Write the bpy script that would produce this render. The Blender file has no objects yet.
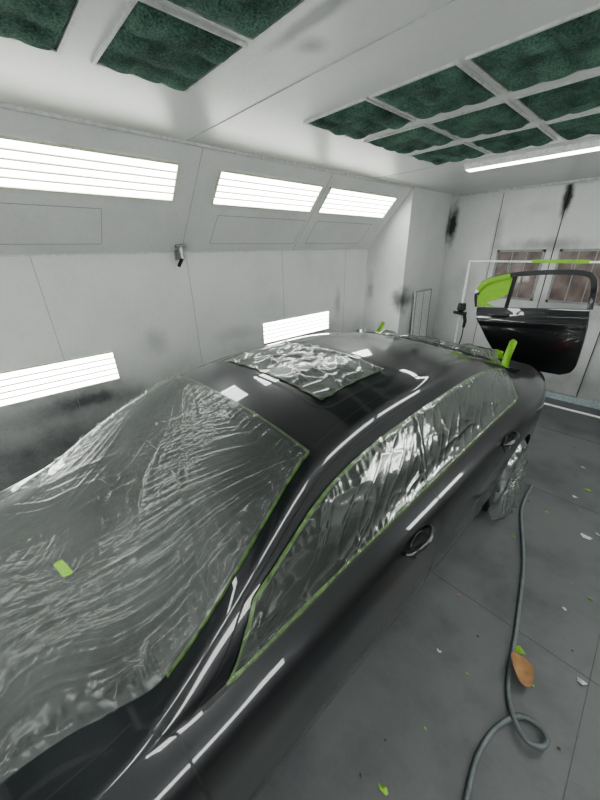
import bpy, bmesh, math, random
from mathutils import Vector, Matrix, noise
random.seed(4)
scene = bpy.context.scene
H = 2.1
# ------------------------------------------------------------------ materials
def newmat(name):
    m = bpy.data.materials.new(name); m.use_nodes = True
    nt = m.node_tree; nt.nodes.clear()
    out = nt.nodes.new('ShaderNodeOutputMaterial')
    return m, nt, out
def N(nt, typ, **kw):
    n = nt.nodes.new(typ)
    for k, v in kw.items():
        if hasattr(n, k) and not k[0].isupper(): setattr(n, k, v)
        else: n.inputs[k].default_value = v
    return n
def L(nt, a, b): nt.links.new(a, b)
def c4(c): return (c[0], c[1], c[2], 1)
def simple(name, col, rough=.5, metal=0, coat=0, noise_amt=.15, nscale=30, bump=0, emis=None, estr=0, cior=1.5):
    m, nt, out = newmat(name)
    p = N(nt, 'ShaderNodeBsdfPrincipled')
    p.inputs['Roughness'].default_value = rough; p.inputs['Metallic'].default_value = metal
    p.inputs['Coat Weight'].default_value = coat; p.inputs['Coat Roughness'].default_value = .025; p.inputs['Coat IOR'].default_value = cior
    geo = N(nt, 'ShaderNodeNewGeometry')
    nz = N(nt, 'ShaderNodeTexNoise'); nz.inputs['Scale'].default_value = nscale; nz.inputs['Detail'].default_value = 4
    L(nt, geo.outputs['Position'], nz.inputs['Vector'])
    mr = N(nt, 'ShaderNodeMapRange'); L(nt, nz.outputs['Fac'], mr.inputs['Value'])
    mr.inputs['From Min'].default_value = .3; mr.inputs['From Max'].default_value = .7
    mr.inputs['To Min'].default_value = 1-noise_amt; mr.inputs['To Max'].default_value = 1+noise_amt
    vm = N(nt, 'ShaderNodeVectorMath', operation='SCALE'); vm.inputs[0].default_value = col[:3]
    L(nt, mr.outputs['Result'], vm.inputs['Scale']); L(nt, vm.outputs[0], p.inputs['Base Color'])
    if bump:
        b = N(nt, 'ShaderNodeBump'); b.inputs['Strength'].default_value = bump; b.inputs['Distance'].default_value = .01
        L(nt, nz.outputs['Fac'], b.inputs['Height']); L(nt, b.outputs[0], p.inputs['Normal'])
    if emis:
        p.inputs['Emission Color'].default_value = c4(emis); p.inputs['Emission Strength'].default_value = estr
    L(nt, p.outputs[0], out.inputs[0]); return m

def wallmat(name, base, dark, spots=(), zlow=None, rough=.45, speck=.5, nscale=2.2):
    """painted sheet metal with grey overspray build-up; spots=(pos,radius,strength)"""
    m, nt, out = newmat(name)
    p = N(nt, 'ShaderNodeBsdfPrincipled'); p.inputs['Roughness'].default_value = rough
    geo = N(nt, 'ShaderNodeNewGeometry')
    n1 = N(nt, 'ShaderNodeTexNoise'); n1.inputs['Scale'].default_value = nscale; n1.inputs['Detail'].default_value = 6; n1.inputs['Roughness'].default_value = .6
    n2 = N(nt, 'ShaderNodeTexNoise'); n2.inputs['Scale'].default_value = 45; n2.inputs['Detail'].default_value = 3
    L(nt, geo.outputs['Position'], n1.inputs['Vector']); L(nt, geo.outputs['Position'], n2.inputs['Vector'])
    m1 = N(nt, 'ShaderNodeMapRange'); L(nt, n1.outputs['Fac'], m1.inputs['Value'])
    m1.inputs['From Min'].default_value = .45; m1.inputs['From Max'].default_value = .8; m1.inputs['To Max'].default_value = speck
    m2 = N(nt, 'ShaderNodeMapRange'); L(nt, n2.outputs['Fac'], m2.inputs['Value'])
    m2.inputs['From Min'].default_value = .5; m2.inputs['From Max'].default_value = .75; m2.inputs['To Max'].default_value = .08
    add = N(nt, 'ShaderNodeMath', operation='ADD'); L(nt, m1.outputs[0], add.inputs[0]); L(nt, m2.outputs[0], add.inputs[1])
    cur = add.outputs[0]
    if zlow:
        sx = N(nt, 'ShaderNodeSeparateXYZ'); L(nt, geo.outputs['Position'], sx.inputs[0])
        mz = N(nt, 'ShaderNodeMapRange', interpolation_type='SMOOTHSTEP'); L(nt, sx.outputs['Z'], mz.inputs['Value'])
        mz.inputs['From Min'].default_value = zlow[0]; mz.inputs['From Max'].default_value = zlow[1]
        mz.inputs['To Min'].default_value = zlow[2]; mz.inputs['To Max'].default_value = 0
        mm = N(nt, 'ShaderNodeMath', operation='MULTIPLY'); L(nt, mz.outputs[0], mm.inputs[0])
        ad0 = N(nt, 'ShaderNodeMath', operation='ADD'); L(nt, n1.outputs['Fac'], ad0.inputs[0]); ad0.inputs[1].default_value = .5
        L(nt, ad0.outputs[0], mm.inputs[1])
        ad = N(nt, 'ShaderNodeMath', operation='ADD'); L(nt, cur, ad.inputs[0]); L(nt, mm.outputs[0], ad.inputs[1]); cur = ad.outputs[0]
    for (pos, rad, st) in spots:
        mp = N(nt, 'ShaderNodeVectorMath', operation='SUBTRACT'); L(nt, geo.outputs['Position'], mp.inputs[0]); mp.inputs[1].default_value = pos
        dv = N(nt, 'ShaderNodeVectorMath', operation='DIVIDE'); L(nt, mp.outputs[0], dv.inputs[0])
        dv.inputs[1].default_value = rad if hasattr(rad, '__len__') else (rad, rad, rad)
        ln = N(nt, 'ShaderNodeVectorMath', operation='LENGTH'); L(nt, dv.outputs[0], ln.inputs[0])
        n5 = N(nt, 'ShaderNodeTexNoise'); n5.inputs['Scale'].default_value = 7; n5.inputs['Detail'].default_value = 3
        L(nt, geo.outputs['Position'], n5.inputs['Vector'])
        rg = N(nt, 'ShaderNodeMath', operation='MULTIPLY_ADD'); L(nt, n5.outputs['Fac'], rg.inputs[0]); rg.inputs[1].default_value = .8
        L(nt, ln.outputs['Value'], rg.inputs[2])
        mr = N(nt, 'ShaderNodeMapRange', interpolation_type='SMOOTHSTEP'); L(nt, rg.outputs[0], mr.inputs['Value'])
        mr.inputs['From Min'].default_value = .4; mr.inputs['From Max'].default_value = 1.35; mr.inputs['To Min'].default_value = st; mr.inputs['To Max'].default_value = 0
        a2 = N(nt, 'ShaderNodeMath', operation='ADD'); L(nt, cur, a2.inputs[0]); L(nt, mr.outputs[0], a2.inputs[1]); cur = a2.outputs[0]
    mx = N(nt, 'ShaderNodeMix', data_type='RGBA'); mx.clamp_factor = True
    L(nt, cur, mx.inputs[0]); mx.inputs[6].default_value = c4(base); mx.inputs[7].default_value = c4(dark)
    L(nt, mx.outputs[2], p.inputs['Base Color'])
    b = N(nt, 'ShaderNodeBump'); b.inputs['Strength'].default_value = .08; b.inputs['Distance'].default_value = .01
    L(nt, n2.outputs['Fac'], b.inputs['Height']); L(nt, b.outputs[0], p.inputs['Normal'])
    L(nt, p.outputs[0], out.inputs[0]); return m

def emat(name, col, st):
    m, nt, out = newmat(name)
    e = N(nt, 'ShaderNodeEmission'); e.inputs[0].default_value = c4(col); e.inputs[1].default_value = st
    L(nt, e.outputs[0], out.inputs[0]); return m

def film(name, diff, gloss, rough=.12, tint=(.6, .64, .62), bscale=(9, 60, 9), bstr=.4, fres=.8, dvar=.4):
    m, nt, out = newmat(name)
    tc = N(nt, 'ShaderNodeTexCoord')
    mp = N(nt, 'ShaderNodeMapping'); mp.inputs['Scale'].default_value = bscale
    L(nt, tc.outputs['Object'], mp.inputs[0])
    nz = N(nt, 'ShaderNodeTexNoise'); nz.inputs['Scale'].default_value = 1; nz.inputs['Detail'].default_value = 5; nz.inputs['Distortion'].default_value = 1.2
    L(nt, mp.outputs[0], nz.inputs['Vector'])
    n3 = N(nt, 'ShaderNodeTexNoise'); n3.inputs['Scale'].default_value = 2.2; n3.inputs['Detail'].default_value = 3
    L(nt, tc.outputs['Object'], n3.inputs['Vector'])
    b = N(nt, 'ShaderNodeBump'); b.inputs['Strength'].default_value = bstr; b.inputs['Distance'].default_value = .012
    L(nt, nz.outputs['Fac'], b.inputs['Height'])
    tr = N(nt, 'ShaderNodeBsdfTransparent'); tr.inputs[0].default_value = (.9, .92, .91, 1)
    df = N(nt, 'ShaderNodeBsdfDiffuse'); df.inputs[0].default_value = c4(tint); L(nt, b.outputs[0], df.inputs['Normal'])
    gl = N(nt, 'ShaderNodeBsdfGlossy'); gl.inputs['Roughness'].default_value = rough; gl.inputs[0].default_value = (.95, .97, .96, 1); L(nt, b.outputs[0], gl.inputs['Normal'])
    m1 = N(nt, 'ShaderNodeMixShader')
    mr = N(nt, 'ShaderNodeMapRange'); L(nt, n3.outputs['Fac'], mr.inputs['Value'])
    mr.inputs['From Min'].default_value = .3; mr.inputs['From Max'].default_value = .7
    mr.inputs['To Min'].default_value = diff*(1-dvar); mr.inputs['To Max'].default_value = diff*(1+dvar)
    L(nt, mr.outputs[0], m1.inputs[0]); L(nt, tr.outputs[0], m1.inputs[1]); L(nt, df.outputs[0], m1.inputs[2])
    lw = N(nt, 'ShaderNodeLayerWeight'); lw.inputs['Blend'].default_value = .3; L(nt, b.outputs[0], lw.inputs['Normal'])
    ma = N(nt, 'ShaderNodeMath', operation='MULTIPLY_ADD'); L(nt, lw.outputs['Fresnel'], ma.inputs[0]); ma.inputs[1].default_value = fres; ma.inputs[2].default_value = gloss
    ma.use_clamp = True
    m2 = N(nt, 'ShaderNodeMixShader'); L(nt, ma.outputs[0], m2.inputs[0]); L(nt, m1.outputs[0], m2.inputs[1]); L(nt, gl.outputs[0], m2.inputs[2])
    L(nt, m2.outputs[0], out.inputs[0]); return m

M = {}
M['ceil'] = wallmat('ceiling_paint', (.70, .71, .71), (.28, .29, .29), speck=.2, nscale=1.2, rough=.32,
    spots=[((-1.15, 1.14, 2.84), (.36, .06, .2), 1.3), ((-1.25, 1.25, 2.84), (.10, .10, .2), .9)])
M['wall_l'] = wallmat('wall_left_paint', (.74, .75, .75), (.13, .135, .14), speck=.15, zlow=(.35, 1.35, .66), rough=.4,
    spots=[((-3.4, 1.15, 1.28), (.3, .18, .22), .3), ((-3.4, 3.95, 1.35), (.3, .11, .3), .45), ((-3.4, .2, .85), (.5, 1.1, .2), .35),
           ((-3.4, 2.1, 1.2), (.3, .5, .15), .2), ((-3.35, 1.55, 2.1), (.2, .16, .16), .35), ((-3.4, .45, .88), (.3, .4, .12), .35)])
M['wall_b'] = wallmat('wall_back_paint', (.76, .77, .77), (.05, .052, .055), speck=.12, zlow=(.1, .9, .4),
    spots=[((-2.66, 5.86, 2.42), (.12, .2, .40), 1.3), ((-1.21, 5.8, 2.66), (.08, .2, .36), 1.3), ((-1.3, 5.8, 2.1), (.8, .3, .14), .45),
           ((-.9, 5.8, 1.3), (.9, .3, .3), .4), ((-1.95, 5.8, 2.2), (.12, .2, .6), .35), ((-1.5, 5.8, 2.55), (.3, .3, .12), .12), ((-2.3, 5.8, 1.6), (.3, .3, .4), .2)])
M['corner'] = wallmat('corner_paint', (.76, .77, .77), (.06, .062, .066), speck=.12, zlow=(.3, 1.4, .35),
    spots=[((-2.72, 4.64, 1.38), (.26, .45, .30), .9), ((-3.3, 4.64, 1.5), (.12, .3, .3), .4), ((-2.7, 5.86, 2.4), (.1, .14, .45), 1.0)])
M['wall'] = wallmat('booth_paint', (.74, .75, .75), (.2, .2, .21), speck=.2, zlow=(.1, 1.0, .5))
M['floor'] = wallmat('floor_paint', (.155, .162, .167), (.075, .078, .082), speck=.95, rough=.42, nscale=1.9,
    spots=[((-.1, 2.0, 0), (.5, .9, .3), .3), ((.1, 1.1, 0), (.3, .4, .3), .25), ((-.3, .9, 0), (.25, .9, .3), .3)])
M['seam'] = simple('seam_grey', (.36, .365, .37), .6)
M['cseam'] = simple('ceiling_seam', (.5, .505, .51), .6)
M['fseam'] = simple('floor_seam', (.095, .098, .10), .6)
M['seamlight'] = simple('trim_paint', (.62, .63, .63), .4)
M['frame'] = simple('light_frame_paint', (.68, .7, .58), .4)
M['slat'] = simple('light_louver', (.7, .71, .55), .4, emis=(.95, 1, .8), estr=.35)
M['emit'] = emat('fluorescent_diffuser', (.97, 1.0, .96), 11)
M['strip'] = emat('strip_diffuser', (.97, 1.0, .98), 9)
M['paint'] = simple('car_paint_gunmetal', (.030, .031, .035), .34, metal=.75, coat=1, noise_amt=.35, nscale=900, cior=1.65)
M['glass'] = simple('dark_glass', (.008, .009, .009), .05, coat=.3, noise_amt=.05)
M['covered'] = simple('covered_glass', (.012, .013, .014), .55, noise_amt=.1)
M['black'] = simple('black_trim', (.012, .012, .013), .5)
M['rubber'] = simple('tyre_rubber', (.02, .02, .02), .8, nscale=60)
M['alloy'] = simple('alloy', (.25, .26, .27), .35, metal=1)
M['tape'] = simple('green_masking_tape', (.24, .48, .05), .55, nscale=80)
M['tapeb'] = simple('green_tape_under_film', (.065, .12, .03), .5, nscale=40, noise_amt=.6)
M['headl'] = simple('headlamp_lens', (.5, .52, .55), .08, coat=1)
M['taill'] = simple('tail_lamp_lens', (.3, .01, .01), .12, coat=1)
M['film_w'] = film('masking_film_windshield', .10, .025, rough=.22, bscale=(12, 12, 12), bstr=.2, fres=.52, dvar=.65)
M['film_s'] = film('masking_film_side', .045, .010, rough=.18, tint=(.6, .66, .6), bscale=(20, 9, 14), bstr=.15, fres=.24)
M['film_r'] = film('masking_film_crumpled', .10, .14, rough=.13, bscale=(10, 10, 10), bstr=.4, fres=.6)
M['film_t'] = film('masking_film_wheel', .07, .03, rough=.2, bscale=(12, 12, 12), bstr=.4, fres=.35)
M['white'] = simple('white_enamel', (.75, .76, .76), .4)
M['hose'] = simple('hose_rubber_grey', (.17, .19, .20), .45)
M['brown'] = simple('kraft_paper', (.40, .23, .12), .8)
M['paper'] = simple('paper_scrap', (.6, .62, .62), .8)
M['steel'] = simple('galvanised_steel', (.4, .41, .42), .35, metal=.9)
M['blue'] = simple('pale_blue_sill', (.45, .52, .56), .5)
M['doorglass'] = simple('booth_window_glass', (.25, .20, .19), .15, coat=.6, noise_amt=.4, nscale=6)

def filt():
    m, nt, out = newmat('green_filter_medium')
    p = N(nt, 'ShaderNodeBsdfPrincipled'); p.inputs['Roughness'].default_value = .95
    geo = N(nt, 'ShaderNodeNewGeometry')
    n1 = N(nt, 'ShaderNodeTexNoise'); n1.inputs['Scale'].default_value = 110; n1.inputs['Detail'].default_value = 6
    n2 = N(nt, 'ShaderNodeTexNoise'); n2.inputs['Scale'].default_value = 7; n2.inputs['Detail'].default_value = 3
    L(nt, geo.outputs['Position'], n1.inputs['Vector']); L(nt, geo.outputs['Position'], n2.inputs['Vector'])
    ad = N(nt, 'ShaderNodeMath', operation='MULTIPLY'); L(nt, n1.outputs['Fac'], ad.inputs[0]); L(nt, n2.outputs['Fac'], ad.inputs[1])
    cr = N(nt, 'ShaderNodeValToRGB'); L(nt, ad.outputs[0], cr.inputs[0])
    cr.color_ramp.elements[0].position = .12; cr.color_ramp.elements[0].color = (.020, .055, .043, 1)
    cr.color_ramp.elements[1].position = .42; cr.color_ramp.elements[1].color = (.15, .29, .23, 1)
    L(nt, cr.outputs[0], p.inputs['Base Color'])
    b = N(nt, 'ShaderNodeBump'); b.inputs['Strength'].default_value = .9; b.inputs['Distance'].default_value = .02
    L(nt, n1.outputs['Fac'], b.inputs['Height']); L(nt, b.outputs[0], p.inputs['Normal'])
    L(nt, p.outputs[0], out.inputs[0]); return m
M['filter'] = filt()

# ------------------------------------------------------------------ mesh helpers
class MB:
    def __init__(s): s.v = []; s.f = []; s.m = []; s.mats = []; s.sm = []
    def mi(s, mat):
        if mat not in s.mats: s.mats.append(mat)
        return s.mats.index(mat)
    def box(s, lo, hi, mat, M4=None):
        i = len(s.v)
        for z in (lo[2], hi[2]):
            for y in (lo[1], hi[1]):
                for x in (lo[0], hi[0]):
                    p = Vector((x, y, z)); p = M4 @ p if M4 else p; s.v.append(tuple(p))
        for q in ((0, 2, 3, 1), (4, 5, 7, 6), (0, 1, 5, 4), (2, 6, 7, 3), (0, 4, 6, 2), (1, 3, 7, 5)):
            s.f.append([i+a for a in q]); s.m.append(s.mi(mat)); s.sm.append(False)
    def grid(s, P, mat, smooth=True, closeu=False, closev=False):
        i = len(s.v); nu = len(P); nv = len(P[0])
        for r in P:
            for p in r: s.v.append(tuple(p))
        for a in range(nu if closeu else nu-1):
            for b in range(nv if closev else nv-1):
                a2 = (a+1) % nu; b2 = (b+1) % nv
                s.f.append([i+a*nv+b, i+a*nv+b2, i+a2*nv+b2, i+a2*nv+b]); s.m.append(s.mi(mat)); s.sm.append(smooth)
    def poly(s, pts, mat):
        i = len(s.v); s.v += [tuple(p) for p in pts]; s.f.append(list(range(i, i+len(pts)))); s.m.append(s.mi(mat)); s.sm.append(False)
    def tube(s, pts, rad, mat, n=10, closed=False, cap=True):
        pts = [Vector(p) for p in pts]; rings = []; up = None
        for k, p in enumerate(pts):
            a = pts[k-1] if (k > 0 or closed) else pts[k]; b = pts[(k+1) % len(pts)] if (k < len(pts)-1 or closed) else pts[k]
            t = (b-a).normalized()
            if up is None:
                up = Vector((0, 0, 1)) if abs(t.z) < .9 else Vector((1, 0, 0))
            sd = t.cross(up).normalized(); up = sd.cross(t).normalized()
            r = rad[k] if hasattr(rad, '__len__') else rad
            rings.append([p+sd*math.cos(2*math.pi*j/n)*r+up*math.sin(2*math.pi*j/n)*r for j in range(n)])
        s.grid(rings, mat, True, closeu=closed, closev=True)
        if cap and not closed:
            s.poly(rings[0][::-1], mat); s.poly(rings[-1], mat)
    def lathe(s, prof, center, axis, mat, n=40):
        ax = Vector(axis).normalized(); u = ax.orthogonal().normalized(); w = ax.cross(u); c = Vector(center)
        s.grid([[c+ax*h+(u*math.cos(2*math.pi*j/n)+w*math.sin(2*math.pi*j/n))*r for j in range(n)] for (h, r) in prof], mat, True, closev=True)
    def obj(s, name, parent=None, loc=None, recalc=False):
        me = bpy.data.meshes.new(name); me.from_pydata(s.v, [], s.f)
        for m in s.mats: me.materials.append(m)
        me.polygons.foreach_set('material_index', s.m); me.polygons.foreach_set('use_smooth', s.sm); me.update()
        if recalc:
            bm = bmesh.new(); bm.from_mesh(me); bmesh.ops.recalc_face_normals(bm, faces=bm.faces); bm.to_mesh(me); bm.free()
        o = bpy.data.objects.new(name, me); scene.collection.objects.link(o)
        if parent: o.parent = parent
        if loc: o.location = loc
        return o
def empty(name, loc=(0, 0, 0)):
    e = bpy.data.objects.new(name, None); e.location = loc; scene.collection.objects.link(e); e.empty_display_size = .2; return e
def cr_path(pts, n=8):
    pts = [Vector(p) for p in pts]; out = []
    for i in range(len(pts)-1):
        p0 = pts[max(i-1, 0)]; p1 = pts[i]; p2 = pts[i+1]; p3 = pts[min(i+2, len(pts)-1)]
        for k in range(n):
            t = k/n
            out.append(.5*((2*p1)+(p2-p0)*t+(2*p0-5*p1+4*p2-p3)*t*t+(3*p1-p0-3*p2+p3)*t**3))
    out.append(pts[-1]); return out

# ------------------------------------------------------------------ room
XL, XR, YB, YF, ZC = -3.40, 1.20, 5.86, -3.0, 2.84
XLS, XRS = -2.72, .52
YC = 4.64
b = MB(); b.box((XL-.15, YF-.15, -.1), (XR+.15, YB+.15, 0), M['floor'])
fl = b.obj('floor')
b = MB()
for x in (-.62+.95, -1.5, -2.7):
    b.box((x-.002, YF, 0), (x+.002, YB, .0012), M['fseam'])
for y in (-1.6, .0, 1.75, 3.3, 4.7):
    b.box((XL, y-.002, 0), (XR, y+.002, .0012), M['fseam'])
b.obj('trim_1')
b = MB(); b.box((XL-.15, YF-.15, ZC), (XR+.15, YB+.15, ZC+.1), M['ceil']); b.obj('ceiling')
def sidewall(name, xw, xs, sgn, mat):
    prof = [(xw, 0), (xw, H), (xs, ZC), (xs, ZC+.02), (xw+sgn*.12, ZC+.02), (xw+sgn*.12, 0)]
    b = MB(); A = [(x, YF-.1, z) for x, z in prof]; B = [(x, YB+.1, z) for x, z in prof]
    n = len(prof)
    for i in range(n): b.poly([A[i], A[(i+1) % n], B[(i+1) % n], B[i]], mat)
    b.poly(A[::-1], mat); b.poly(B, mat)
    s = -sgn
    for y in (-2.15, -.9, .35, 1.61, 2.87, 4.1):
        lo, hi = sorted((xw, xw+s*.0015)); b.box((lo, y-.002, 0), (hi, y+.002, H), M['seam'])
    lo, hi = sorted((xw-.0, xw+s*.012)); b.box((lo, YF, H-.008), (hi, YB, H+.004), M['seamlight'])
    return b.obj(name, recalc=True)
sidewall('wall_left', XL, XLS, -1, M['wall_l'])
sidewall('wall_right', XR, XRS, 1, M['wall'])
b = MB(); b.box((XL, YB, 0), (XR, YB+.12, ZC), M['wall_b'])
b.obj('wall_back')
b = MB(); b.box((XL, YF-.12, 0), (XR, YF, ZC), M['wall']); b.obj('wall_front')
b = MB(); b.box((XL-.02, YC, 0), (XLS, YB+.02, ZC), M['corner']); b.obj('wall_corner')
b = MB()
b.box((XLS-.01, YF, ZC-.02), (XLS+.015, YC, ZC+.01), M['seamlight'])
b.box((XLS, YB-.02, ZC-.03), (XRS, YB, ZC), M['seamlight'])
b.box((XLS, 1.42, ZC-.003), (XRS, 1.423, ZC), M['cseam'])
b.box((XLS, 3.72, ZC-.003), (XRS, 3.723, ZC), M['cseam'])
b.obj('trim_2')
b = MB(); b.box((XLS, YB-.05, 0), (XR, YB, .09), M['blue']); b.obj('baseboard_back')
def leaf(idx, x0, x1):
    b = MB(); y0 = YB-.035
    b.box((x0+.006, y0, .1), (x1-.006, YB-.003, ZC-.05), M['wall_b'])
    for x in (x0, x1): b.box((x-.004, y0+.01, .1), (x+.004, y0+.02, ZC-.05), M['black'])
    wx0, wx1 = x0+.11, x1-.11
    for (a, c, d, e) in ((wx0-.03, wx1+.03, 2.02, 2.05), (wx0-.03, wx1+.03, 1.37, 1.40), (wx0-.03, wx0, 1.37, 2.05), (wx1, wx1+.03, 1.37, 2.05)):
        b.box((a, y0-.015, d), (c, y0, e), M['seam'])
    b.box((x0+.05, y0-.03, 1.05), (x0+.07, y0, 1.25), M['steel'])
    o = b.obj('door_%d' % idx)
    g = MB(); g.box((wx0, y0-.006, 1.40), (wx1, y0, 2.02), M['doorglass'])
    for k in range(1, 3): g.box((wx0+(wx1-wx0)*k/3-.006, y0-.01, 1.4), (wx0+(wx1-wx0)*k/3+.006, y0-.006, 2.02), M['seam'])
    g.obj('window_%d' % idx)
leaf(1, -1.98, -1.21); leaf(2, -1.21, -.44)

def fixture(o, a, up, n, Lx, Hh, name='wall_light_fixture'):
    a = Vector(a).normalized(); up = Vector(up).normalized(); n = Vector(n).normalized()
    Mx = Matrix((( a.x, up.x, n.x, o[0]), (a.y, up.y, n.y, o[1]), (a.z, up.z, n.z, o[2]), (0, 0, 0, 1)))
    b = MB(); fr = .012
    b.box((0, 0, 0), (Lx, Hh, .004), M['emit'], Mx)
    b.box((-fr, -fr, 0), (Lx+fr, 0, .018), M['frame'], Mx); b.box((-fr, Hh, 0), (Lx+fr, Hh+fr, .018), M['frame'], Mx)
    b.box((-fr, 0, 0), (0, Hh, .018), M['frame'], Mx); b.box((Lx, 0, 0), (Lx+fr, Hh, .018), M['frame'], Mx)
    for k in range(1, 5):
        h = Hh*k/5; b.box((0, h-.006, .004), (Lx, h+.006, .014), M['slat'], Mx)
    return b.obj(name, recalc=True)
sl = Vector((XLS-XL, 0, ZC-H)); slu = sl.normalized(); slen = sl.length
nL = Vector((slu.z, 0, -slu.x))
for (y0, y1) in ((-2.72, -1.47), (-1.27, -.03), (.13, 1.38), (1.76, 2.98), (3.13, 4.42)):
    o = Vector((XL, 0, H))+sl*.545
    fixture((o.x, y0, o.z), (0, 1, 0), slu, nL, y1-y0, slen*.285)
    o = Vector((XR, 0, H))+Vector((-sl.x, 0, sl.z))*.545
    u2 = Vector((-slu.x, 0, slu.z)); fixture((o.x, y0, o.z), (0, 1, 0), u2, (-nL.x, 0, nL.z), y1-y0, slen*.285)
for (y0, y1) in ((-2.4, -1.16), (-.5, .73), (2.50, 3.74)):
    fixture((XL, y0, 1.0), (0, 1, 0), (0, 0, 1), (1, 0, 0), y1-y0, .255)
    fixture((XR, y0, 1.0), (0, 1, 0), (0, 0, 1), (-1, 0, 0), y1-y0, .255)
b = MB()
def slopebox(t0, t1, y0, y1, h=.002):
    o = Vector((XL, 0, H)); Mx = Matrix(((0, slu.x, nL.x, o.x), (1, 0, 0, 0), (0, slu.z, nL.z, o.z), (0, 0, 0, 1)))
    b.box((y0, t0*slen, 0), (y1, t1*slen, h), M['seam'], Mx)
for (y0, y1) in ((.0, .85), (1.85, 3.0), (3.2, 4.3)):
    slopebox(.1, .104, y0, y1); slopebox(.42, .424, y0, y1); slopebox(.1, .42, y0, y0+.003); slopebox(.1, .42, y1, y1+.003)
for y in (1.56, 3.05): slopebox(0, 1, y, y+.003)
b.obj('trim_3')
b = MB(); b.box((-1.72, 3.84, ZC-.05), (.2, 3.96, ZC), M['white']); b.box((-1.70, 3.855, ZC-.058), (.18, 3.945, ZC-.05), M['strip'])
b.obj('ceiling_strip_light')
b = MB(); b.box((-1.72, -1.0, ZC-.05), (.2, -.88, ZC), M['white']); b.box((-1.70, -.985, ZC-.058), (.18, -.895, ZC-.05), M['strip'])
b.obj('ceiling_strip_light')

def pads(name, xs, ys):
    b = MB()
    for (x0, x1) in xs:
        for (y0, y1) in ys:
            n = 26; P = []
            for i in range(n+1):
                row = []
                for j in range(n+1):
                    u, v = i/n, j/n; x = x0+(x1-x0)*u; y = y0+(y1-y0)*v
                    e = min(u, 1-u, v, 1-v); edge = min(1, e/.08)
                    q = noise.noise(Vector((x*7, y*7, 3)))
                    tuft = abs(math.sin(u*math.pi*3)*math.sin(v*math.pi*3))
                    row.append((x, y, ZC-.002-edge*(.010+.014*q+.022*tuft**.5)))
                P.append(row)
            b.grid(P, M['filter'])
            f = .014
            b.box((x0-f, y0-f, ZC-.010), (x1+f, y0, ZC), M['seamlight']); b.box((x0-f, y1, ZC-.010), (x1+f, y1+f, ZC), M['seamlight'])
            b.box((x0-f, y0, ZC-.010), (x0, y1, ZC), M['seamlight']); b.box((x1, y0, ZC-.010), (x1+f, y1, ZC), M['seamlight'])
    return b.obj(name)
cols = [(-1.88, -1.42), (-1.37, -.93), (-.87, -.42)]
pads('ceiling_filter_grid', cols, [(1.83, 2.33), (2.46, 2.96), (3.09, 3.58)])
colsn = [(-1.93, -1.42), (-1.36, -.86), (-.80, -.30)]
pads('ceiling_filter_grid', colsn, [(.64, 1.04), (.09, .50), (-.48, -.05)])
pads('ceiling_filter_grid', colsn, [(-1.6, -1.1), (-2.2, -1.7)])

# ------------------------------------------------------------------ car
CX = -1.37
car = empty('car', (CX, 0, 0))
def pchip(keys):
    xs = [k[0] for k in keys]; ys = [k[1] for k in keys]; n = len(xs)
    h = [xs[i+1]-xs[i] for i in range(n-1)]; d = [(ys[i+1]-ys[i])/h[i] for i in range(n-1)]
    m = [d[0]]+[0]*(n-2)+[d[-1]]
    for i in range(1, n-1):
        if d[i-1]*d[i] > 0:
            w1 = 2*h[i]+h[i-1]; w2 = h[i]+2*h[i-1]; m[i] = (w1+w2)/(w1/d[i-1]+w2/d[i])
    def f(x):
        if x <= xs[0]: return ys[0]
        if x >= xs[-1]: return ys[-1]
        i = 0
        while x > xs[i+1]: i += 1
        t = (x-xs[i])/h[i]
        return (2*t**3-3*t*t+1)*ys[i]+(t**3-2*t*t+t)*h[i]*m[i]+(-2*t**3+3*t*t)*ys[i+1]+(t**3-t*t)*h[i]*m[i+1]
    return f
def smooth(f, w=.06):
    def g(x):
        return sum(f(x+w*k/3)*c for k, c in ((-3, .06), (-2, .12), (-1, .2), (0, .24), (1, .2), (2, .12), (3, .06)))
    return g
Y0, Y1 = -1.22, 3.90
fW = pchip([(-1.22, .55), (-1.15, .72), (-1.0, .83), (-.7, .895), (-.3, .92), (.3, .93), (1.4, .932), (2.3, .938), (2.8, .955), (3.2, .94), (3.5, .89), (3.8, .78), (3.9, .60)])
fz0 = pchip([(-1.22, .34), (-1.1, .22), (-.8, .19), (0, .19), (2.6, .19), (3.45, .22), (3.75, .28), (3.9, .42)])
fzb = smooth(pchip([(-1.22, .60), (-1.1, .70), (-.8, .80), (-.3, .90), (0, .945), (.5, .972), (1.4, .99), (2.4, 1.025), (3.0, 1.045), (3.4, 1.045), (3.65, 1.035), (3.8, 1.0), (3.9, .75)]), .09)
fin = pchip([(-1.22, .12), (-.8, .11), (0, .09), (.5, .085), (2.4, .09), (3.2, .12), (3.9, .12)])
fxr = smooth(pchip([(-1.22, .38), (-1.1, .57), (-.8, .69), (-.3, .765), (0, .800), (.25, .772), (.5, .708), (.77, .640), (1.2, .615), (1.8, .605), (2.3, .59), (2.6, .59), (2.85, .60), (3.2, .66), (3.4, .69), (3.65, .67), (3.8, .58), (3.9, .4)]), .12)
fzr = smooth(pchip([(-1.22, .615), (-1.1, .72), (-.8, .82), (-.3, .918), (-.08, .962), (.02, .995), (.25, 1.13), (.5, 1.262), (.77, 1.37), (1.2, 1.432), (1.8, 1.44), (2.3, 1.40), (2.6, 1.34), (2.85, 1.262), (3.2, 1.11), (3.4, 1.07), (3.65, 1.055), (3.8, 1.03), (3.9, .77)]), .12)
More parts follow.
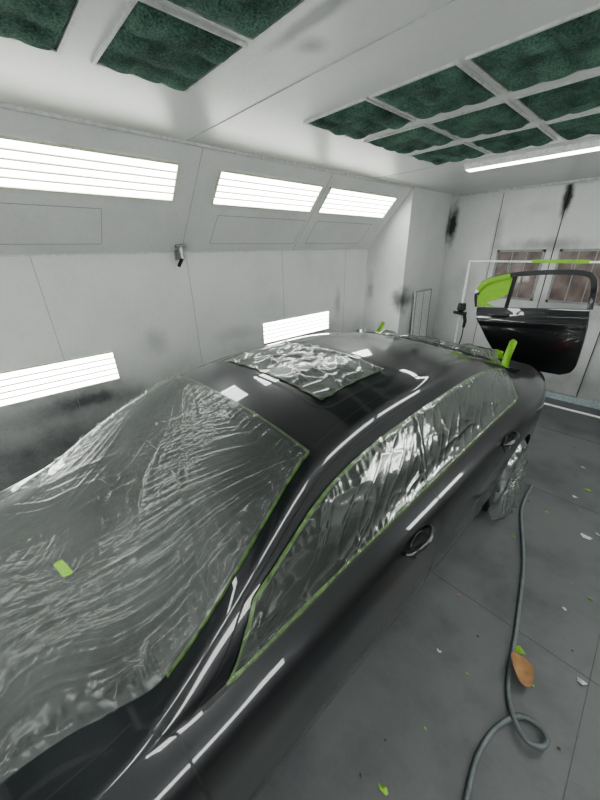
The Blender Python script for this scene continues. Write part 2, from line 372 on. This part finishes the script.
fzc = pchip([(-1.22, .63), (-1.1, .75), (-.8, .87), (-.3, .962), (-.08, .998), (.1, 1.10), (.3, 1.215), (.5, 1.325), (.75, 1.44), (1.0, 1.488), (1.3, 1.515), (1.8, 1.51), (2.2, 1.47), (2.5, 1.41), (2.8, 1.305), (3.1, 1.175), (3.3, 1.10), (3.65, 1.08), (3.8, 1.05), (3.9, .79)])
_c = {}
def ctrl(y):
    k = round(y, 5)
    if k in _c: return _c[k]
    W, z0, zb, xr, zr, zc = fW(y), fz0(y), fzb(y), fxr(y), fzr(y), fzc(y)
    xb = W-fin(y); xr = min(xr, xb-.02)
    zz = lambda f: z0+(zb-z0)*f
    P = [(0, z0), (W-.16, z0), (W-.06, zz(.05)), (W-.03, zz(.18)), (W-.012, zz(.35)), (W-.002, zz(.58)), (W-.002, zz(.785)), (W-.03, zz(.915)), (xb, zb)]
    g = max(0, min(1, (zr-zb)/.45)); gs = min(1, g*2.5); gs = gs*gs*(3-2*gs)
    for fa, fb, bu in ((.25, .04, -.008), (.5, .46, .022), (.75, .83, .022)):
        f = fa+(fb-fa)*gs
        P.append((xb+(xr-xb)*f+bu*g, zb+(zr-zb)*f+.006*(1-gs)*math.sin(f*math.pi)))
    P.append((xr, zr))
    for fx in (.92, .66, .33, 0): P.append((xr*fx, zc-(zc-zr)*fx**2.5))
    T = []
    n = len(P)
    def pt(i):
        if i < 0: return (-P[1][0], P[1][1])
        if i >= n: return (-P[n-2][0], P[n-2][1])
        return P[i]
    for i in range(n):
        a, c, d = pt(i-1), pt(i), pt(i+1)
        l1 = max(1e-4, math.hypot(c[0]-a[0], c[1]-a[1])); l2 = max(1e-4, math.hypot(d[0]-c[0], d[1]-c[1]))
        tx = ((c[0]-a[0])/l1*l2+(d[0]-c[0])/l2*l1)/(l1+l2); tz = ((c[1]-a[1])/l1*l2+(d[1]-c[1])/l2*l1)/(l1+l2)
        T.append((tx, tz))
    _c[k] = (P, T); return _c[k]
def surf(y, r, side=1):
    P, T = ctrl(y); i = min(int(r), 15); t = r-i
    a, c = P[i], P[i+1]; l = math.hypot(c[0]-a[0], c[1]-a[1])
    h00 = 2*t**3-3*t*t+1; h10 = t**3-2*t*t+t; h01 = -2*t**3+3*t*t; h11 = t**3-t*t
    x = h00*a[0]+h10*l*T[i][0]+h01*c[0]+h11*l*T[i+1][0]
    z = h00*a[1]+h10*l*T[i][1]+h01*c[1]+h11*l*T[i+1][1]
    return Vector((side*x, y, z))
def snorm(y, r, side=1):
    e = .004; r2 = min(16, r+.02); r1 = max(0, r-.02)
    du = surf(min(Y1, y+e), r, side)-surf(max(Y0, y-e), r, side); dv = surf(y, r2, side)-surf(y, r1, side)
    n = du.cross(dv).normalized()
    if r > 12 and n.z < 0: n = -n
    elif r <= 12 and n.x*side < 0: n = -n
    return n
NY = 206; SUB = 4
ys = [Y0+(Y1-Y0)*i/(NY-1) for i in range(NY)]
ring = [(k/SUB, 1) for k in range(0, 16*SUB+1)]+[(k/SUB, -1) for k in range(16*SUB-1, 0, -1)]
verts = []; faces = []; fm = []
mats = [M['paint'], M['glass'], M['black'], M['headl'], M['taill'], M['covered']]
for y in ys:
    for (r, s) in ring: verts.append(surf(y, r, s))
nr = len(ring)
def facemat(y, r):
    if r > 13 and .06 < y < .735: return 5
    if r > 13.75 and y <= .06 and y > -1.1: return 5
    if r > 13.5 and -.1 < y <= .06: return 2
    if r > 13 and 2.5 < y < 3.2: return 1
    if 9 < r < 10.7 and .3 < y < 2.62+.2*(r-9)/2:
        if 1.35 < y < 1.44: return 2
        return 1
    if y < -.95 and 6.2 < r < 8 : return 3
    if y > 3.63 and 5.5 < r < 8: return 4
    if y < -1.19 and 3 < r < 7: return 2
    return 0
for i in range(NY-1):
    ym = (ys[i]+ys[i+1])/2
    for j in range(nr):
        j2 = (j+1) % nr
        faces.append((i*nr+j, i*nr+j2, (i+1)*nr+j2, (i+1)*nr+j))
        ra, rb = ring[j][0], ring[j2][0]; fm.append(facemat(ym, (ra+rb)/2))
faces.append(tuple(range(nr))[::-1]); fm.append(2)
faces.append(tuple((NY-1)*nr+j for j in range(nr))); fm.append(0)
me = bpy.data.meshes.new('body'); me.from_pydata(verts, [], faces)
for m in mats: me.materials.append(m)
me.polygons.foreach_set('material_index', fm); me.update()
bm = bmesh.new(); bm.from_mesh(me); bmesh.ops.recalc_face_normals(bm, faces=bm.faces); bm.to_mesh(me); bm.free()
body = bpy.data.objects.new('body', me); scene.collection.objects.link(body)
WY = (-.42, 2.76); WR = .335
cutters = []
for wy in WY:
    for s in (1, -1):
        b = MB(); prof = [(-.17, 0.0001), (-.17, .385), (.3, .385), (.3, .0001)]
        b.lathe(prof, (s*.80, wy, WR+.02), (s, 0, 0), M['black'], 64)
        o = b.obj('cut'); bm = bmesh.new(); bm.from_mesh(o.data)
        bmesh.ops.remove_doubles(bm, verts=bm.verts, dist=.001); bmesh.ops.recalc_face_normals(bm, faces=bm.faces); bm.to_mesh(o.data); bm.free()
        cutters.append(o)
        md = body.modifiers.new('arch', 'BOOLEAN'); md.operation = 'DIFFERENCE'; md.object = o; md.solver = 'EXACT'
        try: md.material_mode = 'TRANSFER'
        except Exception: pass
bpy.context.view_layer.update()
dg = bpy.context.evaluated_depsgraph_get()
nm = bpy.data.meshes.new_from_object(body.evaluated_get(dg))
body.modifiers.clear(); body.data = nm
for o in cutters: bpy.data.objects.remove(o, do_unlink=True)
for p in nm.polygons: p.use_smooth = True
try:
    nm.set_sharp_from_angle(angle=math.radians(45))
except Exception as e: print(e)
body.parent = car

def ribbon(mb, path, width, mat, side=1, off=.0012, n=10, closed=False, wav=0):
    pts = []
    pp = list(path)+([path[0]] if closed else [])
    for a in range(len(pp)-1):
        for k in range(n):
            t = k/n; pts.append((pp[a][0]+(pp[a+1][0]-pp[a][0])*t, pp[a][1]+(pp[a+1][1]-pp[a][1])*t))
    pts.append(pp[-1])
    P3 = [surf(y, r, side) for y, r in pts]; G = []
    for k, (y, r) in enumerate(pts):
        a = P3[max(0, k-1)]; c = P3[min(len(P3)-1, k+1)]; t = (c-a).normalized(); nn = snorm(y, r, side); sd = t.cross(nn).normalized()
        w = width*(1+wav*noise.noise(P3[k]*25)); p = P3[k]+nn*off
        G.append([p-sd*w/2, p, p+sd*w/2])
    mb.grid(G, mat)
RT = 10.85
b = MB()
for s in (1, -1):
    ribbon(b, [(.03, 8.3), (.035, 7), (.05, 5), (.06, 3), (.10, 2.5)], .007, M['black'], s)
    ribbon(b, [(.03, 8.3), (.0, 9.5), (-.02, 12)], .006, M['black'], s)
    ribbon(b, [(1.375, 8.2), (1.385, 7), (1.40, 5), (1.40, 2.6)], .008, M['black'], s)
    ribbon(b, [(2.66, 8.2), (2.64, 7), (2.54, 6.2), (2.42, 5.2), (2.32, 4), (2.28, 2.7)], .007, M['black'], s)
    ribbon(b, [(.10, 2.5), (1.4, 2.5), (2.28, 2.6)], .007, M['black'], s)
    ribbon(b, [(.78, 12.9), (1.5, 12.9), (2.3, 12.9), (2.6, 12.9), (3.1, 12.9)], .006, M['black'], s)
    ribbon(b, [(.10, 8.3), (.8, 8.35), (1.6, 8.35), (2.2, 8.37), (2.7, 8.4)], .018, M['black'], s, off=.003)
    ribbon(b, [(.06, 8.6), (.16, 9.9), (.30, 11.35), (.8, 11.35), (1.4, 11.35), (2.0, 11.35), (2.4, 11.35), (2.80, 11.3), (2.9, 10.9), (2.86, 9.8), (2.74, 8.5)], .005, M['black'], s, off=.002)
    ribbon(b, [(-1.1, 12.6), (-.6, 12.7), (-.05, 12.8)], .006, M['black'], s)
    ribbon(b, [(3.25, 12.6), (3.55, 12.4), (3.77, 12.4)], .006, M['black'], s)
SR = (1.01, 1.50, .445)
def top_r(y, x):
    lo, hi = 12.5, 16.0
    for _ in range(24):
        mid = (lo+hi)/2
        if surf(y, mid).x > abs(x): lo = mid
        else: hi = mid
    return (lo+hi)/2
def topline(mb, xy, width, mat, off=.0012, wav=0):
    P = [Vector((x, y, surf(y, top_r(y, x)).z)) for x, y in xy]; G = []; n = len(P)
    for k in range(n):
        t = (P[(k+1) % n]-P[k-1]).normalized(); y = P[k].y; nn = snorm(y, top_r(y, P[k].x), 1 if P[k].x >= 0 else -1); sd = t.cross(nn).normalized()
        w = width*(1+wav*noise.noise(P[k]*20)); p = P[k]+nn*off; G.append([p-sd*w/2, p, p+sd*w/2])
    mb.grid(G, mat, closeu=True)
def rrect(cx, y0, y1, hw, rad, n=8, seg=14):
    out = []
    cs = [(hw-rad, y1-rad, 0), (-hw+rad, y1-rad, 90), (-hw+rad, y0+rad, 180), (hw-rad, y0+rad, 270)]
    for q, (x, y, a0) in enumerate(cs):
        for k in range(n+1):
            a = math.radians(a0+90*k/n); out.append((cx+x+rad*math.cos(a), y+rad*math.sin(a)))
        nx = cs[(q+1) % 4]
        p0 = out[-1]; a1 = math.radians(nx[2]); p1 = (cx+nx[0]+rad*math.cos(a1), nx[1]+rad*math.sin(a1))
        for k in range(1, seg): out.append((p0[0]+(p1[0]-p0[0])*k/seg, p0[1]+(p1[1]-p0[1])*k/seg))
    return out
topline(b, rrect(0, SR[0]-.05, SR[1]+.06, SR[2]+.04, .07), .014, M['black'])
b.obj('panel_gaps', car)
b = MB()
topline(b, rrect(0, SR[0], SR[1], SR[2]-.03, .05), .016, M['tapeb'], off=.003, wav=.6)
for s in (1, -1):
    ribbon(b, [(.18, 8.75), (.5, 8.75), (1.0, 8.75), (1.6, 8.75), (2.2, 8.77), (2.68, 8.8)], .014, M['tapeb'], s, off=.004, wav=.6)
    ribbon(b, [(.18, 8.75), (.25, 9.9), (.33, RT), (.8, RT), (1.4, RT), (1.9, RT), (2.4, RT), (2.86, RT-.05), (2.80, 10), (2.70, 8.8)], .014, M['tapeb'], s, off=.004, wav=.6)
    ribbon(b, [(.06, 12.95), (.15, 12.87), (.3, 12.85), (.75, 12.9)], .012, M['tapeb'], s, off=.003, wav=.6)
    ribbon(b, [(.75, 12.9), (.74, 14.5), (.735, 16)], .010, M['tapeb'], s, off=.004, wav=.6)
    ribbon(b, [(2.5, 13.0), (2.8, 13.0), (3.15, 13.0)], .018, M['tapeb'], s, off=.003, wav=.6)
    ribbon(b, [(2.5, 13.0), (2.49, 14.5), (2.48, 16)], .012, M['tapeb'], s, off=.004, wav=.6)
b.obj('masking_tape', car)

def ridge(v, p=3):
    n = noise.noise(v); return max(0, 1-abs(n)*2.6)**p
def filmpatch(name, fn, nu, nv, disp, off, mat):
    P = [[fn(i/nu, j/nv) for j in range(nv+1)] for i in range(nu+1)]
    G = []
    for i in range(nu+1):
        row = []
        for j in range(nv+1):
            p, out = P[i][j]
            du = P[min(nu, i+1)][j][0]-P[max(0, i-1)][j][0]; dv = P[i][min(nv, j+1)][0]-P[i][max(0, j-1)][0]
            n = du.cross(dv)
            n = n.normalized() if n.length > 1e-9 else Vector(out)
            if n.dot(Vector(out)) < 0: n = -n
            row.append(p+n*(off+disp(p, i/nu, j/nv)))
        G.append(row)
    b = MB(); b.grid(G, mat); return b.obj(name, car)
fedge = pchip([(-1.15, 13.55), (-.4, 13.45), (-.2, 13.38), (-.09, 13.25), (.04, 13.0), (.18, 12.87), (.75, 12.9)])
def fn_ws(u, v):
    hy = .742+.018*abs(2*v-1)**2
    y = -1.13+(hy+1.13)*u; q = 2*v-1; re = fedge(y)
    return surf(y, 16-abs(q)*(16-re), 1 if q >= 0 else -1), (0, 0, 1)
def d_ws(p, u, v):
    e = min(1, (1-u)/.03, min(v, 1-v)/.02+.0)
    wob = .10*noise.noise(Vector((p.x*2.5, p.y*2.5, 40)))
    th = math.atan2(p.y-.95, p.x-.70)+wob; rho = math.hypot(p.y-.95, p.x-.7)
    amp = .65+.7*noise.noise(Vector((p.x*1.7, p.y*1.7, 30)))
    a = ridge(Vector((th*8, rho*.8, 0)), 3)*.0050
    a += ridge(Vector((th*23, rho*1.3, 5)), 3)*.0036*min(1, .8/(rho+.15))
    a += ridge(Vector((th*54, rho*1.9, 15)), 2)*.0020
    th2 = math.atan2(p.y-.95, p.x+.8)+wob; rho2 = math.hypot(p.y-.95, p.x+.8)
    a += ridge(Vector((th2*8, rho2*1.1, 9)), 4)*.003
    a += ridge(Vector((th2*28, rho2*1.4, 19)), 3)*.0015
    a *= amp
    a += .012*noise.noise(Vector((p.x*2.2, p.y*2.2, 20)))+.010
    ed = max(0, 1-(1-u)/.06); a += ed*ridge(Vector((p.x*22, p.y*5, 2)), 2)*.010
    ed2 = max(0, 1-min(v, 1-v)/.10); a += ed2*(ridge(Vector((p.x*5, p.y*14, 4)), 2)*.016+ridge(Vector((p.x*12+p.y*9, p.y*22, 14)), 2)*.007)
    cowl = math.exp(-((p.y+.05)/.12)**2)*.012
    return max(0, e)*(a+cowl)+.002
filmpatch('windshield_masking_film', fn_ws, 360, 290, d_ws, .003, M['film_w'])
def mk_side(s):
    def fn(u, v):
        y0 = .16+.15*v; y1 = 2.72+.16*v; y = y0+(y1-y0)*u
        return surf(y, 8.7+(RT+.05-8.7)*v, s), (s, 0, .3)
    def d(p, u, v):
        e = min(1, min(v, 1-v)/.05, min(u, 1-u)/.02)
        a = ridge(Vector((p.y*2.2-p.z*3.5, p.z*3+p.y*1.5, 1)), 4)*.006
        a += ridge(Vector((p.y*8-p.z*8, p.z*3+p.y*2, 7)), 3)*.0028
        a += ridge(Vector((p.y*4+p.z*9, p.z*3-p.y*3, 17)), 4)*.003
        bp = math.exp(-((p.y-1.36+(.5-v)*.06)/.022)**2)*.012
        ed = max(0, 1-min(v, 1-v)/.25); a += ed*ridge(Vector((p.y*24, p.z*6, 2)), 2)*.006
        return max(0, e)*(a+bp)+.002
    return fn, d
for s in (1, -1):
    fn, d = mk_side(s); filmpatch('side_window_masking_film', fn, 300, 70, d, .004, M['film_s'])
def fn_sr(u, v):
    y = SR[0]-.01+(SR[1]-SR[0]+.02)*u; x = (2*v-1)*(SR[2]-.02)
    x *= 1+.03*noise.noise(Vector((y*20, 0, 0)))
    y += .016*noise.noise(Vector((x*18, 3, 0)))
    r = top_r(y, x); p = surf(y, r); return Vector((x, y, p.z)), (0, 0, 1)
def d_sr(p, u, v):
    e = min(1, min(u, 1-u, v, 1-v)/.05)
    return max(0, e)*(ridge(Vector((p.x*4+p.y*3, p.y*5-p.x*2, 2)), 2)*.018+ridge(Vector((p.x*11, p.y*8, 8)), 2)*.008)+.003
filmpatch('sunroof_masking_film', fn_sr, 70, 110, d_sr, .003, M['film_r'])
def fn_rw(u, v):
    y = 2.48+(3.27-2.48)*u; q = 2*v-1; return surf(y, 16-abs(q)*3.1, 1 if q >= 0 else -1), (0, 0, 1)
def d_rw(p, u, v):
    e = min(1, min(u, 1-u, v, 1-v)/.05)
    pf = .08*math.exp(-((p.x-.42)/.18)**2-((p.y-2.98)/.16)**2)
    return max(0, e)*(.015+pf+ridge(Vector((p.x*4, p.y*6, 2)), 2)*.025)+.003
filmpatch('rear_window_masking_film', fn_rw, 80, 120, d_rw, .003, M['film_r'])
b = MB()
def flag(base, h, w, lean, tw=0.0):
    G = []
    for i in range(9):
        t = i/8; row = []
        for j in (-1, -.3, .3, 1):
            row.append((base[0]+lean[0]*t*h+w/2*j*(math.cos(tw)), base[1]+lean[1]*t*h+w/2*j*math.sin(tw)+.012*math.sin(j*3+t*4), base[2]+h*t*(1-.1*j*j)))
        G.append(row)
    b.grid(G, M['tape'])
zf = surf(3.14, 12.6)
flag((zf.x-.02, zf.y, zf.z), .25, .06, (.05, .1), .5); flag((zf.x-.06, zf.y-.03, zf.z+.08), .07, .08, (-.4, .2), -.3)
zf = surf(2.9, 12.6, -1); flag((zf.x, zf.y, zf.z), .18, .045, (.3, .1), .2)
G = []
for i in range(7):
    row = []
    for j in range(5):
        x = .08+.10*i/6; y = -.11+.03*(j/4)+.02*(i/6); row.append((x, y, surf(y, top_r(y, x)).z+.034+.004*math.sin(i*1.3+j)))
    G.append(row)
b.grid(G, M['tape'])
b.obj('tape_flags', car)

def wheel(s, wy, wrap):
    b = MB(); cx = s*.80; c = (cx, wy, WR); ax = (s, 0, 0); R = WR
    b.lathe([(-.11, R-.11), (-.11, R-.03), (-.095, R-.008), (-.05, R), (.05, R), (.095, R-.008), (.112, R-.035), (.113, R-.08), (.10, R-.10)], c, ax, M['rubber'], 56)
    b.lathe([(.10, R-.10), (.09, R-.115), (.02, R-.125), (-.10, R-.125)], c, ax, M['alloy'], 56)
    b.lathe([(.02, .17), (.015, .001)], c, ax, M['black'], 40)
    b.lathe([(.085, .001), (.085, .045), (.06, .06), (.02, .06)], c, ax, M['alloy'], 32)
    for k in range(10):
        a = 2*math.pi*k/10; d = Vector((0, math.cos(a), math.sin(a))); t = Vector((0, -math.sin(a), math.cos(a))); C = Vector(c); X = Vector((s, 0, 0))
        P = []
        for (rr, w, hx) in ((.04, .022, .078), (.13, .014, .07), (R-.112, .018, .088)):
            P.append([C+d*rr+t*w+X*(hx-.02), C+d*rr+t*w+X*hx, C+d*rr-t*w+X*hx, C+d*rr-t*w+X*(hx-.02)])
        b.grid(P, M['alloy'], smooth=False, closev=True)
    b.obj('wheel', car)
    if wrap:
        G = []
        for i in range(26):
            t = i/25; row = []
            for j in range(96):
                a = 2*math.pi*j/96
                rr = t*(R+.04)
                q = noise.noise(Vector((math.cos(a)*4, math.sin(a)*4, t*3)))
                low = max(0, -math.sin(a))*t*.06
                h = .155+low+.02*q+.03*ridge(Vector((a*3, t*2, s)), 2)-.06*max(0, t-.85)/.15
                y = wy+math.cos(a)*rr; z = max(.006, WR+math.sin(a)*rr)
                row.append((cx+s*h, y, z))
            G.append(row)
        b = MB(); b.grid(G, M['film_t'], closev=True); b.obj('wheel_masking_film', car)
for wy in WY:
    for s in (1, -1): wheel(s, wy, s == 1 or wy > 0)
for s in (1, -1):
    for hy in (1.14, 2.34):
        b = MB()
        G = []
        for i in range(9):
            t = i/8; row = []
            for j in range(32):
                a = 2*math.pi*j/32
                yy = hy+math.cos(a)*.075*t; rr = 6.25+math.sin(a)*.5*t
                q = surf(yy, rr, s); row.append(q+snorm(yy, rr, s)*.002)
            G.append(row)
        b.grid(G, M['glass'], closev=True)
        rim = []
        for j in range(32):
            a = 2*math.pi*j/32; yy = hy+math.cos(a)*.077; rr = 6.25+math.sin(a)*.52; rim.append(surf(yy, rr, s)+snorm(yy, rr, s)*.002)
        b.tube(rim, .003, M['paint'], 6, closed=True)
        pts = []; rad = []
        for k in range(17):
            t = k/16; yy = hy-.115+.23*t; q = surf(yy, 6.5, s)+snorm(yy, 6.5, s)*(.006+.036*math.sin(math.pi*t)**.5); pts.append(q); rad.append(.017-.006*abs(2*t-1)**3)
        b.tube(pts, rad, M['paint'], 12)
        b.obj('door_handle', car)
b = MB()
for k in range(6): b.box((-.36, Y0-.02, .38+k*.035), (.36, Y0+.01, .39+k*.035), M['alloy'])
b.box((-.38, Y0-.012, .36), (.38, Y0+.005, .59), M['black']); b.obj('grille', car)

# ------------------------------------------------------------------ hung door on rack
DY = 4.60
hd = empty('hanging_car_door', (0, DY, 0))
xl = pchip([(0, -1.60), (.15, -1.58), (.4, -1.47), (.75, -1.30), (.92, -1.20), (1, -1.08)])
xr_ = pchip([(0, -.49), (.3, -.455), (.8, -.44), (.93, -.47), (1, -.56)])
G = []
for i in range(31):
    s = i/30; row = []
    for j in range(41):
        t = j/40; x = xl(s)+(xr_(s)-xl(s))*t
        zt = 1.39+.09*t; z = zt+(.735-zt)*s
        y = -.05*math.sin(math.pi*(s*.9+.08))-.012*math.exp(-((s-.22)/.05)**2)-.02*math.sin(math.pi*t)
        row.append((x, y, z))
    G.append(row)
b = MB(); b.grid(G, M['paint'])
G2 = [[(p[0]*.995-.004, .035, p[2]) for p in r] for r in G]; b.grid(G2, M['black'])
n0 = [G[0][j] for j in range(41)]+[G[i][40] for i in range(1, 31)]+[G[30][j] for j in range(39, -1, -1)]+[G[i][0] for i in range(29, 0, -1)]
n1 = [G2[0][j] for j in range(41)]+[G2[i][40] for i in range(1, 31)]+[G2[30][j] for j in range(39, -1, -1)]+[G2[i][0] for i in range(29, 0, -1)]
b.grid([n0, n1], M['black'], closev=True); b.obj('panel', hd)
b = MB()
fp = cr_path([(-1.60, 0, 1.40), (-1.63, 0, 1.53), (-1.62, 0, 1.64), (-1.52, 0, 1.725), (-1.3, 0, 1.79), (-.95, 0, 1.83), (-.68, 0, 1.835), (-.56, 0, 1.80), (-.51, 0, 1.68), (-.49, 0, 1.48)], 8)
def flat_sweep(path, w, th, mat):
    G = []
    for k, p in enumerate(path):
        a = path[max(0, k-1)]; c = path[min(len(path)-1, k+1)]; t = (c-a).normalized(); sd = Vector((t.z, 0, -t.x))
        G.append([p+sd*w/2+Vector((0, -th, 0)), p-sd*w/2+Vector((0, -th, 0)), p-sd*w/2+Vector((0, th, 0)), p+sd*w/2+Vector((0, th, 0))])
    b.grid(G, mat, smooth=False, closev=True)
flat_sweep(fp, .05, .018, M['paint'])
flat_sweep(cr_path([(-1.27, 0, 1.42), (-1.25, 0, 1.79)], 4), .035, .015, M['black'])
b.obj('window_frame', hd)
b = MB()
tri = [(-1.59, -.004, 1.42), (-1.62, -.004, 1.62), (-1.5, -.004, 1.72), (-1.25, -.004, 1.78), (-1.27, -.004, 1.58), (-1.40, -.004, 1.50)]
b.poly(tri, M['tape'])
flat_sweep(cr_path([(-1.63, -.022, 1.6), (-1.54, -.022, 1.71), (-1.3, -.022, 1.785)], 6), .05, .003, M['tape'])
b.poly([(-1.6, -.022, 1.41), (-1.62, -.022, 1.55), (-1.50, -.022, 1.46), (-1.38, -.022, 1.42)], M['tape'])
b.obj('masked_quarter_glass', hd)
b = MB(); b.tube(cr_path([(-1.42, -.075, 1.33), (-1.36, -.10, 1.335), (-1.28, -.10, 1.34), (-1.22, -.08, 1.345)], 4), .012, M['paint']); b.obj('handle', hd)
b = MB()
rk = .012
b.tube([(-1.80, DY, 1.935), (.55, DY, 1.935)], rk, M['white'])
for x in (-1.80, .5):
    b.tube([(x, DY, 1.935), (x, DY, .03)], rk, M['white']); b.tube([(x, DY-.35, .03), (x, DY+.35, .03)], rk+.003, M['white'])
b.tube([(-1.80, DY, .35), (.5, DY, .35)], rk, M['white'])
for x in (-1.35, -.75):
    b.tube(cr_path([(x, DY, 1.95), (x, DY-.02, 1.93), (x, DY, 1.86), (x, DY+.005, 1.83)], 4), .005, M['steel'])
b.box((-1.12, DY-.016, 1.925), (-.62, DY+.016, 1.957), M['tape'])
b.obj('door_paint_rack')
b = MB(); gx, gy, gz = -1.77, DY-.06, 1.33
b.tube([(gx, gy, gz+.10), (gx, gy, gz+.02)], [.045, .055], M['black'], 16)
b.tube([(gx, gy, gz+.02), (gx, gy, gz-.02)], [.05, .016], M['black'], 16)
b.tube([(gx-.09, gy, gz-.02), (gx+.07, gy, gz-.03)], [.02, .026], M['black'], 12)
b.tube([(gx+.05, gy, gz-.03), (gx+.075, gy, gz-.12), (gx+.07, gy, gz-.20)], [.022, .021, .018], M['black'], 12)
b.tube(cr_path([(gx+.02, gy, gz-.04), (gx+.015, gy, gz-.08), (gx+.04, gy, gz-.10)], 4), .004, M['steel'], 6)
b.tube(cr_path([(gx+.07, gy, gz-.20), (gx+.06, gy, gz-.4), (gx-.05, gy+.03, gz-.8), (gx-.1, gy-.1, .03)], 6), .007, M['black'], 8)
b.tube(cr_path([(gx, gy, gz+.10), (gx+.0, gy+.03, gz+.3), (-1.80, DY-.02, 1.95)], 5), .004, M['white'], 6)
b.obj('spray_gun')
b = MB()
Mx = Matrix.Translation((-2.69, 4.98, 1.0)) @ Matrix.Rotation(math.radians(-1.5), 4, 'Y')
b.box((0, 0, -.99), (.03, .50, .48), M['white'], Mx)
b.box((.03, .0, -.99), (.035, .02, .48), M['seam'], Mx); b.box((.03, .48, -.99), (.035, .5, .48), M['seam'], Mx)
b.box((.03, .0, .46), (.035, .5, .48), M['seam'], Mx); b.box((.03, .24, -.99), (.034, .25, .46), M['seam'], Mx)
b.obj('wall_filter_board')
b = MB(); q = Vector((XL+.01, 1.53, 2.10))
b.tube([q, q+Vector((.07, 0, 0))], .018, M['steel']); b.tube([q+Vector((.06, 0, .07)), q+Vector((.07, 0, -.06))], .024, M['steel'])
b.tube([q+Vector((.07, -.05, .05)), q+Vector((.07, .05, .06))], .018, M['steel']); b.box(q+Vector((-.01, -.04, -.07)), q+Vector((.008, .04, .07)), M['steel'])
b.tube([q+Vector((.07, 0, -.05)), q+Vector((.10, -.06, -.12))], .016, M['black'])
b.obj('air_valve')

# ------------------------------------------------------------------ floor things
b = MB()
hp = [(-.33, 3.3, .013), (-.30, 2.87, .013), (-.136, 2.32, .013), (-.03, 1.81, .013), (.035, 1.43, .013), (.09, 1.29, .02), (.16, 1.215, .04), (.22, 1.235, .045), (.232, 1.29, .036), (.19, 1.325, .022), (.12, 1.30, .013), (.06, 1.18, .013), (.037, 1.02, .013), (.055, .85, .013), (.12, .5, .013), (.3, .0, .013)]
b.tube(cr_path(hp, 10), .0115, M['hose'], 10); b.obj('air_hose')
G = []
for i in range(11):
    row = []
    for j in range(24):
        t = i/10; a = 2*math.pi*j/24; rx = .055*t*(1+.1*math.sin(3*a)); ry = .08*t
        x = rx*math.cos(a); y = ry*math.sin(a); row.append((x, y, .012+10*x*x+1.6*y*y))
    G.append(row)
b = MB(); b.grid(G, M['brown'], closev=True)
o = b.obj('masking_paper_scrap', loc=(.06, 1.50, .03)); o.rotation_euler = (0, .25, .5)
b = MB()
bits = [(.03, 1.63, .05, 'tape'), (-.25, 2.5, .02, 'tape'), (.25, 2.3, .015, 'tape'), (-.15, 3.0, .02, 'tape'), (-.2, .62, .025, 'tape'), (.25, .95, .02, 'tape'),
        (.3, 1.7, .03, 'paper'), (.14, 2.9, .05, 'paper'), (-.02, 3.4, .03, 'paper'), (.2, 3.0, .02, 'paper'), (-.05, 4.0, .03, 'paper'), (.15, 2.1, .018, 'paper'), (-.28, 1.3, .015, 'paper'), (.05, 3.6, .03, 'tape')]
for k in range(26):
    bits.append((-.36+.8*random.random(), .5+4.2*random.random(), .006+.008*random.random(), random.choice(['paper', 'tape', 'tapeb', 'brown', 'black'])))
for (x, y, sz, m) in bits:
    n = 7; ph = random.random()*6
    ring_ = []
    for k in range(n):
        a = 2*math.pi*k/n+ph; rr = sz*(.5+.6*random.random()); ring_.append((x+rr*math.cos(a), y+rr*.6*math.sin(a), .004+.01*random.random()*min(1, sz/.02)))
    c = (x, y, .004+.008*min(1, sz/.02))
    for k in range(n): b.poly([c, ring_[k], ring_[(k+1) % n]], M[m])
b.obj('floor_debris')

# ------------------------------------------------------------------ camera
f_px = 326.0
cam = bpy.data.cameras.new('camera'); cam.sensor_fit = 'AUTO'; cam.sensor_width = 36; cam.lens = f_px/800*36; cam.clip_start = .02
co = bpy.data.objects.new('camera', cam); scene.collection.objects.link(co)
p = math.radians(24.7); az = math.radians(47.4); th = .0195
h = Vector((-math.sin(az), math.cos(az), 0)); r0 = Vector((math.cos(az), math.sin(az), 0)); up = Vector((0, 0, 1))
F = h*math.cos(p)-up*math.sin(p); u0 = h*math.sin(p)+up*math.cos(p)
R = r0*math.cos(th)-u0*math.sin(th); U = r0*math.sin(th)+u0*math.cos(th)
mt = Matrix(((R.x, U.x, -F.x, 0), (R.y, U.y, -F.y, 0), (R.z, U.z, -F.z, 0), (0, 0, 0, 1))); mt.translation = Vector((0, 0, H))
co.matrix_world = mt
scene.camera = co
w = bpy.data.worlds.new('world'); scene.world = w; w.use_nodes = True
w.node_tree.nodes['Background'].inputs[0].default_value = (.6, .62, .65, 1); w.node_tree.nodes['Background'].inputs[1].default_value = .3
scene.view_settings.view_transform = 'AgX'
try: scene.view_settings.look = 'AgX - Medium High Contrast'
except Exception as e: print(e)
scene.view_settings.exposure = .22
